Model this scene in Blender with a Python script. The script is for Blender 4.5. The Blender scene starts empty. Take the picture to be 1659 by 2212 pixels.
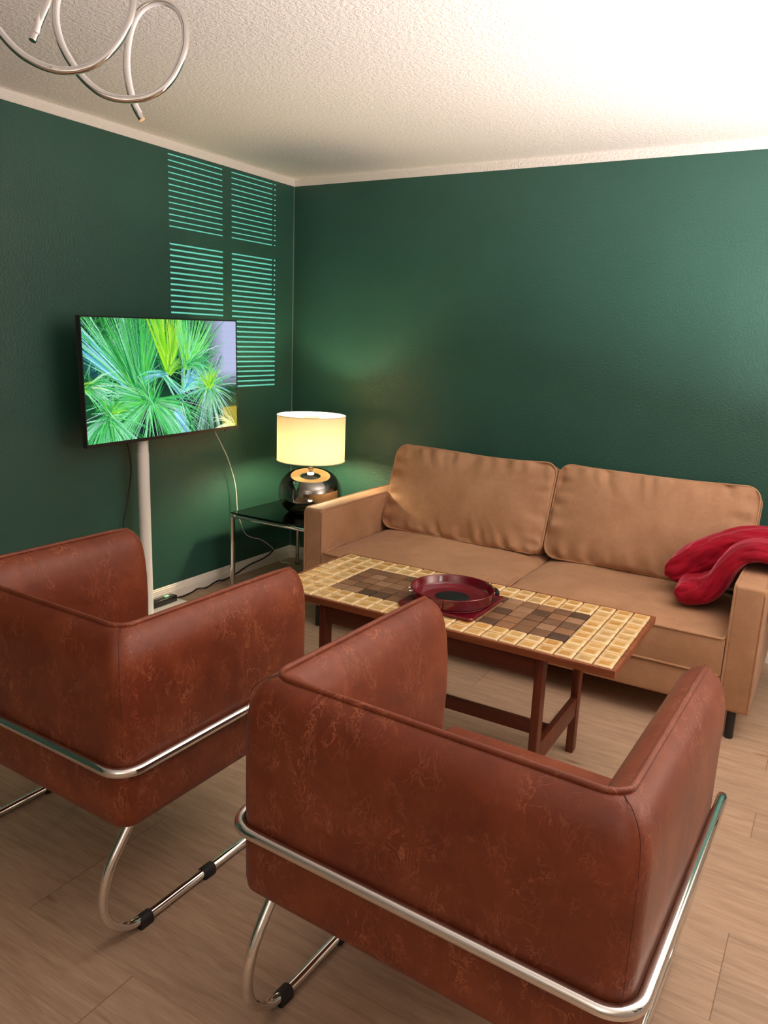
import bpy, bmesh, math, random
import numpy as np
from mathutils import Vector, Matrix, noise

random.seed(7)
S = bpy.context.scene
COL = S.collection
pi = math.pi

# ------------------------------------------------------------------ helpers
def tag(o, label=None, cat=None, group=None, kind=None):
    if label: o['label'] = label
    if cat: o['category'] = cat
    if group: o['group'] = group
    if kind: o['kind'] = kind
    return o

def empty(name, loc=(0, 0, 0), rz=0.0, label=None, cat=None, group=None):
    o = bpy.data.objects.new(name, None)
    COL.objects.link(o)
    o.location = loc
    o.rotation_euler = (0, 0, rz)
    o.empty_display_size = .05
    return tag(o, label, cat, group)

def obj(name, bm, mat, parent=None, smooth=True):
    me = bpy.data.meshes.new(name)
    bmesh.ops.recalc_face_normals(bm, faces=bm.faces)
    bm.to_mesh(me)
    bm.free()
    if smooth:
        for p in me.polygons:
            p.use_smooth = True
        try:
            me.set_sharp_from_angle(angle=math.radians(smooth if smooth is not True else 40))
        except Exception:
            pass
    o = bpy.data.objects.new(name, me)
    COL.objects.link(o)
    if mat:
        me.materials.append(mat)
    if parent:
        o.parent = parent
    return o

def box(bm, lo, hi, bev=0.0, seg=3):
    lo = Vector(lo); hi = Vector(hi)
    c = (lo + hi) / 2
    d = hi - lo
    r = bmesh.ops.create_cube(bm, size=1.0)
    vs = r['verts']
    for v in vs:
        v.co = Vector((v.co.x * d.x, v.co.y * d.y, v.co.z * d.z)) + c
    if bev > 0:
        es = list({e for v in vs for e in v.link_edges})
        bmesh.ops.bevel(bm, geom=es, offset=bev, segments=seg, profile=.5, affect='EDGES')
    return bm

def nbox(lo, hi, bev=0.0, seg=3):
    return box(bmesh.new(), lo, hi, bev, seg)

def frames(pts, closed=False):
    n = len(pts)
    T = []
    for i in range(n):
        if closed:
            a, b = pts[(i - 1) % n], pts[(i + 1) % n]
        else:
            a, b = pts[max(i - 1, 0)], pts[min(i + 1, n - 1)]
        T.append((b - a).normalized())
    t = T[0]
    ref = Vector((0, 0, 1)) if abs(t.z) < .9 else Vector((1, 0, 0))
    N = [(ref - t * ref.dot(t)).normalized()]
    for i in range(1, n):
        v = N[-1] - T[i] * N[-1].dot(T[i])
        N.append(v.normalized() if v.length > 1e-6 else N[-1])
    return T, N

def tube(bm, pts, r, seg=12, closed=False, caps=True):
    pts = [Vector(p) for p in pts]
    T, N = frames(pts, closed)
    rings = []
    for i, p in enumerate(pts):
        b = T[i].cross(N[i])
        rr = r[i] if isinstance(r, (list, tuple)) else r
        rings.append([bm.verts.new(p + (N[i] * math.cos(2 * pi * k / seg) + b * math.sin(2 * pi * k / seg)) * rr) for k in range(seg)])
    m = len(rings)
    for i in range(m if closed else m - 1):
        a, c = rings[i], rings[(i + 1) % m]
        for k in range(seg):
            bm.faces.new((a[k], a[(k + 1) % seg], c[(k + 1) % seg], c[k]))
    if caps and not closed:
        bm.faces.new(rings[0][::-1])
        bm.faces.new(rings[-1])
    return bm

def ntube(pts, r, **k):
    return tube(bmesh.new(), pts, r, **k)

def lathe(bm, prof, seg=48, c=(0, 0, 0), close=False):
    rings = []
    for (r, z) in prof:
        if r < 1e-6:
            rings.append([bm.verts.new((c[0], c[1], c[2] + z))])
        else:
            rings.append([bm.verts.new((c[0] + r * math.cos(2 * pi * k / seg), c[1] + r * math.sin(2 * pi * k / seg), c[2] + z)) for k in range(seg)])
    pairs = list(zip(rings[:-1], rings[1:]))
    if close:
        pairs.append((rings[-1], rings[0]))
    for a, b in pairs:
        for k in range(seg):
            k2 = (k + 1) % seg
            if len(a) == 1 and len(b) == 1:
                continue
            if len(a) == 1:
                bm.faces.new((a[0], b[k2], b[k]))
            elif len(b) == 1:
                bm.faces.new((a[k], a[k2], b[0]))
            else:
                bm.faces.new((a[k], a[k2], b[k2], b[k]))
    return bm

def cyl(bm, c, r, z0, z1, seg=24, bev=0.0):
    if bev:
        prof = [(0, z0), (r - bev, z0), (r - .3 * bev, z0 + .3 * bev), (r, z0 + bev), (r, z1 - bev), (r - .3 * bev, z1 - .3 * bev), (r - bev, z1), (0, z1)]
    else:
        prof = [(0, z0), (r, z0), (r, z1), (0, z1)]
    return lathe(bm, prof, seg, c)

def spline(pts, n=8, closed=False):
    """Catmull-Rom through the points."""
    P = [Vector(p) for p in pts]
    m = len(P)
    out = []
    for i in range(m if closed else m - 1):
        if closed:
            p0, p1, p2, p3 = P[(i - 1) % m], P[i], P[(i + 1) % m], P[(i + 2) % m]
        else:
            p0, p1, p2, p3 = P[max(i - 1, 0)], P[i], P[i + 1], P[min(i + 2, m - 1)]
        for k in range(n):
            t = k / n
            out.append(.5 * ((2 * p1) + (p2 - p0) * t + (2 * p0 - 5 * p1 + 4 * p2 - p3) * t * t + (3 * p1 - p0 - 3 * p2 + p3) * t ** 3))
    if not closed:
        out.append(P[-1])
    return out

def fillet(pts, rad, seg=8):
    """polyline with rounded corners; rad = one radius per inner point (or a number)."""
    P = [Vector(p) for p in pts]
    out = [P[0]]
    for i in range(1, len(P) - 1):
        r = rad[i - 1] if isinstance(rad, (list, tuple)) else rad
        a = (P[i - 1] - P[i]).normalized()
        b = (P[i + 1] - P[i]).normalized()
        ang = a.angle(b)
        if r < 1e-5 or ang > pi - 1e-3:
            out.append(P[i])
            continue
        d = r / math.tan(ang / 2)
        c = P[i] + (a + b).normalized() * (r / math.sin(ang / 2))
        s, e = P[i] + a * d - c, P[i] + b * d - c
        sw = s.angle(e)
        for k in range(seg + 1):
            t = k / seg
            out.append(c + (s * math.sin((1 - t) * sw) + e * math.sin(t * sw)) / math.sin(sw))
    out.append(P[-1])
    return out

def dense(pts, step):
    out = [Vector(pts[0])]
    for a, b in zip(pts[:-1], pts[1:]):
        a = Vector(a); b = Vector(b)
        n = max(1, int((b - a).length / step))
        for k in range(1, n + 1):
            out.append(a.lerp(b, k / n))
    return out

# ------------------------------------------------------------------ materials
class NT:
    def __init__(s, name):
        s.m = bpy.data.materials.new(name)
        s.m.use_nodes = True
        s.t = s.m.node_tree
        s.t.nodes.clear()
        s.out = s.n('ShaderNodeOutputMaterial')
    def n(s, typ, **kw):
        nd = s.t.nodes.new(typ)
        for k, v in kw.items():
            if k in nd.inputs.keys() if hasattr(nd.inputs, 'keys') else False:
                nd.inputs[k].default_value = v
            else:
                setattr(nd, k, v)
        return nd
    def l(s, a, b):
        s.t.links.new(a, b)
    def set(s, nd, **kw):
        for k, v in kw.items():
            nd.inputs[k.replace('_', ' ')].default_value = v
        return nd
    def pbsdf(s, **kw):
        p = s.n('ShaderNodeBsdfPrincipled')
        for k, v in kw.items():
            p.inputs[k.replace('_', ' ')].default_value = v
        s.l(p.outputs[0], s.out.inputs[0])
        return p
    def coord(s, scale=(1, 1, 1), which='Object', rot=(0, 0, 0)):
        c = s.n('ShaderNodeTexCoord')
        mp = s.n('ShaderNodeMapping')
        mp.inputs['Scale'].default_value = scale
        mp.inputs['Rotation'].default_value = rot
        s.l(c.outputs[which], mp.inputs['Vector'])
        return mp.outputs[0]
    def noise(s, vec, scale, detail=3, rough=.5, dist=0.0):
        nd = s.n('ShaderNodeTexNoise')
        nd.inputs['Scale'].default_value = scale
        nd.inputs['Detail'].default_value = detail
        nd.inputs['Roughness'].default_value = rough
        nd.inputs['Distortion'].default_value = dist
        if vec is not None:
            s.l(vec, nd.inputs['Vector'])
        return nd
    def ramp(s, fac, stops, interp='LINEAR'):
        r = s.n('ShaderNodeValToRGB')
        r.color_ramp.interpolation = interp
        e = r.color_ramp.elements
        while len(e) > 1:
            e.remove(e[-1])
        e[0].position = stops[0][0]
        e[0].color = c4(stops[0][1])
        for p, c in stops[1:]:
            x = e.new(p)
            x.color = c4(c)
        s.l(fac, r.inputs[0])
        return r.outputs[0]
    def math(s, op, a, b=None, c=None):
        m = s.n('ShaderNodeMath')
        m.operation = op
        for i, v in enumerate((a, b, c)):
            if v is None:
                continue
            if isinstance(v, (int, float)):
                m.inputs[i].default_value = v
            else:
                s.l(v, m.inputs[i])
        return m.outputs[0]
    def mix(s, fac, a, b, blend='MIX'):
        m = s.n('ShaderNodeMix')
        m.data_type = 'RGBA'
        m.blend_type = blend
        for sock, v in ((m.inputs[0], fac), (m.inputs[6], a), (m.inputs[7], b)):
            if hasattr(v, 'is_linked'):
                s.l(v, sock)
            elif isinstance(v, (int, float)):
                sock.default_value = v
            else:
                sock.default_value = c4(v)
        return m.outputs[2]
    def bump(s, h, strength=.3, dist=.01, normal=None):
        b = s.n('ShaderNodeBump')
        b.inputs['Strength'].default_value = strength
        b.inputs['Distance'].default_value = dist
        s.l(h, b.inputs['Height'])
        if normal is not None:
            s.l(normal, b.inputs['Normal'])
        return b.outputs[0]

def c4(c):
    return tuple(c) + (1.0,) if len(c) == 3 else tuple(c)

def lin(r, g, b):
    return tuple(((x / 255) / 12.92 if x / 255 <= .04045 else (((x / 255) + .055) / 1.055) ** 2.4) for x in (r, g, b))

def plain(name, col, rough=.5, metal=0.0, **kw):
    t = NT(name)
    t.pbsdf(Base_Color=c4(col), Roughness=rough, Metallic=metal, **kw)
    return t.m

def m_wall():
    t = NT('green_wall_paint')
    v = t.coord()
    p = t.pbsdf(Roughness=.42, Specular_IOR_Level=.55)
    a = t.noise(v, 95, 2, .55)
    b = t.noise(v, 260, 1, .5)
    h = t.math('ADD', a.outputs[0], t.math('MULTIPLY', b.outputs[0], .25))
    t.l(t.bump(h, .5, .0045), p.inputs['Normal'])
    n = t.noise(v, 3, 3)
    t.l(t.ramp(n.outputs[0], [(.3, (.021, .086, .066)), (.7, (.024, .095, .074))]), p.inputs['Base Color'])
    return t.m

def m_ceil():
    t = NT('ceiling_woodchip_paint')
    v = t.coord()
    p = t.pbsdf(Base_Color=c4((.80, .77, .74)), Roughness=.75, Specular_IOR_Level=.3)
    a = t.noise(v, 62, 2, .6, .6)
    h = t.ramp(a.outputs[0], [(.42, (0, 0, 0)), (.62, (1, 1, 1))])
    t.l(t.bump(h, .4, .005), p.inputs['Normal'])
    return t.m

def m_floor():
    t = NT('oak_vinyl_plank')
    c = t.n('ShaderNodeTexCoord')
    sx = t.n('ShaderNodeSeparateXYZ')
    t.l(c.outputs['Object'], sx.inputs[0])
    PW, PL = .1637, 1.22
    yy = t.math('DIVIDE', t.math('ADD', sx.outputs[1], .978 + PW * 60), PW)
    row = t.math('FLOOR', yy)
    fy = t.math('FRACT', yy)
    wn = t.n('ShaderNodeTexWhiteNoise'); wn.noise_dimensions = '1D'
    t.l(row, wn.inputs['W'])
    off = t.math('MULTIPLY', t.math('FLOOR', t.math('MULTIPLY', wn.outputs[0], 3.0)), .333)
    xx = t.math('ADD', t.math('DIVIDE', t.math('ADD', sx.outputs[0], -1.955 + PL * 20), PL), off)
    colx = t.math('FLOOR', xx)
    fx = t.math('FRACT', xx)
    wn2 = t.n('ShaderNodeTexWhiteNoise'); wn2.noise_dimensions = '2D'
    cv = t.n('ShaderNodeCombineXYZ')
    t.l(row, cv.inputs[0]); t.l(colx, cv.inputs[1])
    t.l(cv.outputs[0], wn2.inputs['Vector'])
    # per plank grain coordinates
    gv = t.n('ShaderNodeCombineXYZ')
    t.l(t.math('ADD', sx.outputs[0], t.math('MULTIPLY', wn2.outputs[0], 37.0)), gv.inputs[0])
    t.l(t.math('ADD', sx.outputs[1], t.math('MULTIPLY', wn2.outputs[0], 13.0)), gv.inputs[1])
    mp = t.n('ShaderNodeMapping'); mp.inputs['Scale'].default_value = (1.3, 13.0, 1.0)
    t.l(gv.outputs[0], mp.inputs[0])
    g1 = t.noise(mp.outputs[0], 3.2, 6, .62, .5)
    mp2 = t.n('ShaderNodeMapping'); mp2.inputs['Scale'].default_value = (4.0, 85.0, 1.0)
    t.l(gv.outputs[0], mp2.inputs[0])
    g2 = t.noise(mp2.outputs[0], 3.0, 3, .6)
    base = t.ramp(g1.outputs[0], [(.25, lin(160, 134, 112)), (.5, lin(180, 153, 130)), (.75, lin(193, 167, 143))])
    fine = t.ramp(g2.outputs[0], [(.3, (.86, .845, .83)), (.62, (1.04, 1.04, 1.03))])
    col = t.mix(1.0, base, fine, 'MULTIPLY')
    pl = t.ramp(wn2.outputs[0], [(0, (.93, .93, .93)), (1, (1.07, 1.06, 1.05))])
    col = t.mix(1.0, col, pl, 'MULTIPLY')
    # knots
    kv = t.n('ShaderNodeMapping'); kv.inputs['Scale'].default_value = (1.2, 5.0, 1.0)
    t.l(gv.outputs[0], kv.inputs[0])
    vo = t.n('ShaderNodeTexVoronoi'); vo.inputs['Scale'].default_value = 1.6
    t.l(kv.outputs[0], vo.inputs['Vector'])
    kn = t.ramp(vo.outputs['Distance'], [(.02, (.55, .42, .33)), (.09, (1, 1, 1))])
    col = t.mix(.8, col, kn, 'MULTIPLY')
    # seams
    ey = t.math('LESS_THAN', t.math('MINIMUM', fy, t.math('SUBTRACT', 1.0, fy)), .007)
    ex = t.math('LESS_THAN', t.math('MINIMUM', fx, t.math('SUBTRACT', 1.0, fx)), .0011)
    seam = t.math('MAXIMUM', t.math('MULTIPLY', ey, .35), ex)
    col = t.mix(t.math('MULTIPLY', seam, .6), col, lin(80, 58, 42))
    p = t.pbsdf(Roughness=.48, Specular_IOR_Level=.4)
    t.l(col, p.inputs['Base Color'])
    t.l(t.bump(g2.outputs[0], .12, .002), p.inputs['Normal'])
    return t.m

def m_leather():
    t = NT('cognac_leatherette')
    v = t.coord()
    n1 = t.noise(v, 7, 4, .6, .6)
    base = t.ramp(n1.outputs[0], [(.3, lin(103, 41, 20)), (.55, lin(121, 54, 27)), (.75, lin(137, 68, 38))])
    # short thin creased veins
    va = t.coord(scale=(1.0, 1.0, .62), rot=(.25, .2, .4))
    n2 = t.noise(va, 17, 4, .6, 1.1)
    d = t.math('ABSOLUTE', t.math('SUBTRACT', n2.outputs[0], .5))
    vein = t.ramp(d, [(.0, (1, 1, 1)), (.020, (0, 0, 0))])
    n4 = t.noise(va, 31, 3, .55, .9)
    d4 = t.math('ABSOLUTE', t.math('SUBTRACT', n4.outputs[0], .53))
    vein2 = t.ramp(d4, [(.0, (1, 1, 1)), (.022, (0, 0, 0))])
    n3 = t.noise(v, 5.5, 3)
    n5 = t.noise(va, 23, 2)
    mask = t.math('MULTIPLY', t.ramp(n3.outputs[0], [(.40, (.12, .12, .12)), (.60, (1, 1, 1))]), t.ramp(n5.outputs[0], [(.40, (0, 0, 0)), (.55, (1, 1, 1))]))
    ve = t.math('MULTIPLY', t.math('MAXIMUM', vein, t.math('MULTIPLY', vein2, .7)), mask)
    col = t.mix(t.math('MULTIPLY', ve, .60), base, lin(190, 116, 80))
    p = t.pbsdf(Roughness=.42, Specular_IOR_Level=.45, Sheen_Weight=.05)
    t.l(col, p.inputs['Base Color'])
    fg = t.noise(v, 420, 2)
    h = t.math('ADD', t.math('MULTIPLY', fg.outputs[0], .25), t.math('ADD', t.math('MULTIPLY', ve, .8), t.math('MULTIPLY', n1.outputs[0], 1.0)))
    t.l(t.bump(h, .25, .004), p.inputs['Normal'])
    return t.m

def m_sofa():
    t = NT('tan_microfibre')
    v = t.coord()
    n1 = t.noise(v, 5, 4, .6, .4)
    base = t.ramp(n1.outputs[0], [(.3, lin(160, 119, 89)), (.55, lin(172, 131, 100)), (.75, lin(182, 142, 111))])
    n2 = t.noise(v, 13, 4, .65, 1.2)
    d = t.math('ABSOLUTE', t.math('SUBTRACT', n2.outputs[0], .5))
    sc = t.ramp(d, [(.0, (1, 1, 1)), (.03, (0, 0, 0))])
    col = t.mix(t.math('MULTIPLY', sc, .12), base, lin(212, 172, 136))
    p = t.pbsdf(Roughness=.62, Specular_IOR_Level=.3, Sheen_Weight=.12, Sheen_Roughness=.4)
    t.l(col, p.inputs['Base Color'])
    f = t.noise(v, 300, 2)
    t.l(t.bump(t.math('ADD', t.math('MULTIPLY', f.outputs[0], .2), n1.outputs[0]), .15, .004), p.inputs['Normal'])
    return t.m

def m_wood(name, dark, light, axis=0, rough=.45):
    t = NT(name)
    sc = [18.0, 18.0, 18.0]
    sc[axis] = 1.2
    v = t.coord(scale=tuple(sc))
    n = t.noise(v, 2.2, 5, .6, .4)
    col = t.ramp(n.outputs[0], [(.3, dark), (.7, light)])
    p = t.pbsdf(Roughness=rough, Specular_IOR_Level=.45)
    t.l(col, p.inputs['Base Color'])
    t.l(t.bump(n.outputs[0], .1, .002), p.inputs['Normal'])
    return t.m

def m_velvet():
    t = NT('red_velvet')
    v = t.coord()
    n = t.noise(v, 9, 4, .6, .5)
    col = t.ramp(n.outputs[0], [(.3, lin(128, 4, 28)), (.7, lin(165, 10, 40))])
    p = t.pbsdf(Roughness=.8, Specular_IOR_Level=.2, Sheen_Weight=.8, Sheen_Roughness=.35)
    p.inputs['Sheen Tint'].default_value = (1.0, .25, .35, 1)
    t.l(col, p.inputs['Base Color'])
    f = t.noise(v, 60, 3)
    t.l(t.bump(t.math('ADD', n.outputs[0], t.math('MULTIPLY', f.outputs[0], .25)), .35, .008), p.inputs['Normal'])
    return t.m

def m_attr(name, rough=.25, coat=.0, bumpy=None):
    t = NT(name)
    a = t.n('ShaderNodeVertexColor')
    a.layer_name = 'tint'
    p = t.pbsdf(Roughness=rough, Specular_IOR_Level=.5, Coat_Weight=coat, Coat_Roughness=.08)
    v = t.coord()
    n = t.noise(v, 38, 3, .6)
    col = t.mix(1.0, a.outputs[0], t.ramp(n.outputs[0], [(.3, (.9, .88, .84)), (.7, (1.08, 1.07, 1.05))]), 'MULTIPLY')
    t.l(col, p.inputs['Base Color'])
    # rough where the tile glaze is dark and matt (alpha carries the gloss)
    if bumpy:
        f = t.noise(v, 260, 2)
        t.l(t.bump(f.outputs[0], .25, .002), p.inputs['Normal'])
    return t.m

M = dict(
    wall=m_wall(), ceil=m_ceil(), floor=m_floor(), leather=m_leather(), sofa=m_sofa(), velvet=m_velvet(),
    pale=plain('cream_wall_paint', (.62, .58, .52), .7),
    trim=plain('white_lacquer_trim', (.88, .85, .79), .35),
    chrome=plain('chrome', (.80, .79, .77), .07, 1.0),
    rubber=plain('black_rubber', (.012, .012, .013), .6),
    black=plain('black_metal', (.01, .01, .011), .35),
    blackgloss=plain('black_plastic', (.012, .012, .014), .25),
    tvgrey=plain('dark_grey_plastic', (.03, .03, .032), .35),
    white=plain('white_powder_coat', (.90, .90, .90), .4),
    whiteplastic=plain('white_plastic', (.82, .80, .76), .4),
    diffuser=plain('white_silicone_diffuser', (.82, .81, .84), .5),
    red=plain('dark_red_enamel', lin(104, 4, 24), .14, Coat_Weight=.6, Coat_Roughness=.05),
    teak=m_wood('teak', lin(112, 58, 34), lin(152, 88, 52), 0),
    teakdark=m_wood('reddish_teak', lin(80, 34, 20), lin(112, 52, 31), 2),
    teakdarkx=m_wood('reddish_teak_rail', lin(80, 34, 20), lin(112, 52, 31), 0),
    grout=plain('brown_grout', lin(120, 82, 56), .85),
    tile=m_attr('glazed_tile', .22, .5),
    tilematt=m_attr('matt_brown_tile', .55, 0, True),
    seam=plain('leather_seam_thread', lin(72, 28, 16), .6),
    brass=plain('steel_bracket', (.7, .66, .6), .2, 1.0),
)

# ------------------------------------------------------------------ camera (solved from the room's lines)
F_PX, YAW, PITCH, ROLL = 1654.711, .5375, -.2247, .0398
CAM = Vector((3.244, -4.1606, 1.5436))
def cam_axes():
    cy, sy, cp, sp = math.cos(YAW), math.sin(YAW), math.cos(PITCH), math.sin(PITCH)
    Fw = Vector((-sy * cp, cy * cp, sp))
    Rt = Vector((cy, sy, 0))
    Up = Rt.cross(Fw)
    cr, sr = math.cos(ROLL), math.sin(ROLL)
    return cr * Rt + sr * Up, -sr * Rt + cr * Up, Fw
Rv, Uv, Fv = cam_axes()
cd = bpy.data.cameras.new('camera')
cam = bpy.data.objects.new('camera', cd)
COL.objects.link(cam)
cam.matrix_world = Matrix(((Rv.x, Uv.x, -Fv.x, CAM.x), (Rv.y, Uv.y, -Fv.y, CAM.y), (Rv.z, Uv.z, -Fv.z, CAM.z), (0, 0, 0, 1)))
cd.sensor_fit = 'VERTICAL'
cd.sensor_height = 36.0
cd.lens = F_PX / 2212 * 36.0
cd.clip_start = .05
S.camera = cam
S.view_settings.view_transform = 'Standard'
S.view_settings.look = 'None'
S.view_settings.gamma = 1.0
S.view_settings.use_curve_mapping = False
S.view_settings.exposure = 0.0
S.cycles.use_denoising = True
S.cycles.max_bounces = 10
S.cycles.diffuse_bounces = 6
S.cycles.glossy_bounces = 6
S.cycles.transparent_max_bounces = 12
S.cycles.sample_clamp_indirect = 8.0
S.cycles.caustics_reflective = False
S.cycles.caustics_refractive = False

W = bpy.data.worlds.new('night')
S.world = W
W.use_nodes = True
W.node_tree.nodes['Background'].inputs[0].default_value = (.02, .03, .06, 1)
W.node_tree.nodes['Background'].inputs[1].default_value = .3

# ------------------------------------------------------------------ room shell
XR, YF, H, T = 4.4, -6.2, 2.5, .12
def struct(name, bm, m, parent=None, smooth=False):
    o = obj(name, bm, m, parent, smooth)
    if parent is None:
        o['kind'] = 'structure'
    return o
struct('floor', nbox((-T, YF - T, -.1), (XR + T, T, 0)), M['floor'])
struct('ceiling', nbox((-T, YF - T, H), (XR + T, T, H + .12)), M['ceil'])
struct('wall_left', nbox((-T, YF - T, 0), (0, T, H)), M['wall'])
struct('wall_back', nbox((0, 0, 0), (XR + T, T, H)), M['wall'])
struct('wall_front', nbox((0, YF - T, 0), (XR + T, YF, H)), M['pale'])
# right wall with the window opening the street light shines through
WY0, WY1, WZ0, WZ1 = -3.36, -2.58, .84, 1.80
bm = bmesh.new()
box(bm, (XR, YF, 0), (XR + T, WY0, H)); box(bm, (XR, WY1, 0), (XR + T, 0, H))
box(bm, (XR, WY0, 0), (XR + T, WY1, WZ0)); box(bm, (XR, WY0, WZ1), (XR + T, WY1, H))
struct('wall_right', bm, M['pale'])

def skirting(name, p0, p1, inward):
    p0, p1, n = Vector(p0), Vector(p1), Vector(inward)
    prof = [(0, 0), (.017, 0), (.017, .046), (.0145, .050), (.0145, .056), (.0125, .059), (.0105, .064), (.0105, .069), (.007, .0725), (.0055, .079), (.003, .082), (0, .082)]
    bm = bmesh.new()
    R = []
    for p in (p0, p1):
        R.append([bm.verts.new(p + n * a + Vector((0, 0, b))) for a, b in prof])
    k = len(prof)
    for i in range(k):
        bm.faces.new((R[0][i], R[0][(i + 1) % k], R[1][(i + 1) % k], R[1][i]))
    bm.faces.new(R[0]); bm.faces.new(R[1][::-1])
    struct(name, bm, M['trim'])
skirting('baseboard_left', (0, YF, 0), (0, 0, 0), (1, 0, 0))
skirting('baseboard_back', (0, 0, 0), (XR, 0, 0), (0, -1, 0))
skirting('baseboard_right', (XR, YF, 0), (XR, 0, 0), (-1, 0, 0))
# white painted band under the ceiling and the pale caulk line in the corner
struct('trim_1', nbox((0, YF, H - .044), (.005, 0, H)), M['ceil'])
struct('trim_2', nbox((.005, -.005, H - .044), (XR, 0, H)), M['ceil'])
struct('trim_3', nbox((0, -.004, .082), (.004, 0, H - .044)), plain('pale_corner_caulk', (.16, .26, .22), .5))

# window on the right wall: frame with one mullion and one transom, roller shutter with open slits outside it
wn = empty('window_1', (XR, 0, 0))
tag(wn, kind='structure')
WYM0, WYM1 = WY0, WY1
def W2(yw, zw, SL=(14.0, -8.0, .25)):   # where the light that lands on the left wall at (yw, zw) crosses the window plane
    f = (SL[0] - XR - .09) / SL[0]
    return SL[1] + (yw - SL[1]) * f, SL[2] + (zw - SL[2]) * f
bm = bmesh.new()
ya, za = W2(-1.050, 1.212); yb, _ = W2(-.617, 1.2); yc, _ = W2(-.563, 1.2); yd, zt = W2(-.135, 2.447)
_, z1 = W2(-1, 1.992); _, z2 = W2(-1, 2.076)
x0, x1 = -.0 + .03, .06
for lo, hi in (((WY0, WZ0), (ya, WZ1)), ((yb, WZ0), (yc, WZ1)), ((yd, WZ0), (WY1, WZ1))):
    box(bm, (x0, lo[0], lo[1]), (x1, hi[0], hi[1]))
box(bm, (x0, ya, WZ0), (x1, yd, za - .010)); box(bm, (x0, ya, zt + .002), (x1, yd, WZ1)); box(bm, (x0, ya, z1 + .006), (x1, yd, z2 - .006))
yq, zq = W2(-.163, 1.77)
box(bm, (x0, yq - .004, zq), (x0 + .008, yq + .004, WZ1))   # pull cord
obj('window_frame', bm, M['trim'], wn, False)
bm = bmesh.new()
pitch_w = .0298     # slit pitch measured on the wall
k = 0
zw = 1.212
slits = []
while zw < 2.442:
    slits.append(zw)
    zw += pitch_w
edges = [WZ0 - .02]
for z in slits:
    h = .0098 if z < 2.0 else .0072
    edges += [W2(-1, z - h / 2)[1], W2(-1, z + h / 2)[1]]
edges.append(WZ1 + .02)
for a, b in zip(edges[0::2], edges[1::2]):
    box(bm, (.085, WY0 - .02, a), (.095, WY1 + .02, b))
obj('roller_shutter', bm, M['tvgrey'], wn, False)
sp = bpy.data.lights.new('street_light', 'SPOT')
sp.energy = 80000
sp.color = (.80, 1.0, .95)
sp.spot_size = math.radians(10)
sp.spot_blend = .1
sp.shadow_soft_size = .004
so = bpy.data.objects.new('street_light', sp)
COL.objects.link(so)
so.location = (14.0, -8.0, .25)
so.rotation_euler = (Vector((XR, (WY0 + WY1) / 2, (WZ0 + WZ1) / 2)) - so.location).to_track_quat('-Z', 'Y').to_euler()

# ------------------------------------------------------------------ armchairs
CW, CD, CT, CB = .841, .714, .847, .342     # width, depth, top, underside
PIN = .053                                   # inset of the piping
TH = .13                                     # wall thickness
def u_path(s, r, n=8, d_end=CD, step=.05):
    """left front -> back left corner -> back right corner -> right front, at inward offset s, corner radius r"""
    hw = CW / 2 - s
    pts = []
    m = 13
    for i in range(m):
        pts.append((-hw, d_end + (s + r - d_end) * i / m))
    for i in range(n + 1):
        a = pi + (pi / 2) * i / n
        pts.append((-hw + r + r * math.cos(a), s + r + r * math.sin(a)))
    for i in range(1, m):
        pts.append((-hw + r + (2 * hw - 2 * r) * i / m, s))
    for i in range(n + 1):
        a = -pi / 2 + (pi / 2) * i / n
        pts.append((hw - r + r * math.cos(a), s + r + r * math.sin(a)))
    for i in range(1, m + 1):
        pts.append((hw, s + r + (d_end - s - r) * i / m))
    return pts

def rad_at(s):
    return max(.008, .045 - .30 * s) if s > .0 else .045

def chair_shell():
    prof = [(.03, CB), (.010, CB + .003), (.002, CB + .012), (0, CB + .03), (0, .45), (0, .55), (0, .65), (.0, CT - .115), (.001, CT - .095), (.0042, CT - .072), (.0095, CT - .051), (.0172, CT - .033), (.027, CT - .018), (.038, CT - .008), (.046, CT - .003), (PIN, CT - .001),
            (.068, CT - .004), (.085, CT - .014), (.102, CT - .033), (.114, CT - .062), (.123, CT - .10), (TH, CT - .16), (TH + .003, .60), (TH, .50), (TH, .42)]
    bm = bmesh.new()
    R_END = .035
    # extra end stations rounding the arm's front edge
    ends = [0, .004, .012, .022, .035]
    lines = []
    for (s, z) in prof:
        base = u_path(s, rad_at(s))
        lines.append([Vector((u, v, z)) for u, v in base])
    n = len(lines[0])
    # front rounding: pull the last stations in
    mid = TH / 2
    def endpt(i, d, left):
        s, z = prof[i]
        k = 1 - math.sqrt(max(0, 1 - ((R_END - d) / R_END) ** 2))     # 0 at d=R, 1 at d=0
        s2 = s + (mid - s) * .28 * k
        z2 = z - (R_END * .9 * k * max(0, (z - .6) / (CT - .6)))
        hw = CW / 2 - s2
        return Vector(((-hw if left else hw), CD - d, z2))
    rows = []
    for i in range(len(prof)):
        L = [endpt(i, d, True) for d in ends]
        Rr = [endpt(i, d, False) for d in reversed(ends)]
        core = [p for p in lines[i] if True]
        core = [p for j, p in enumerate(core) if (p.y < CD - .05)]
        rows.append([bm.verts.new(p) for p in L + core + Rr])
    m = len(rows[0])
    for a, b in zip(rows[:-1], rows[1:]):
        for j in range(m - 1):
            bm.faces.new((a[j], a[j + 1], b[j + 1], b[j]))
    bm.faces.new([r[0] for r in rows])
    bm.faces.new([r[-1] for r in rows][::-1])
    return bm

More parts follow.
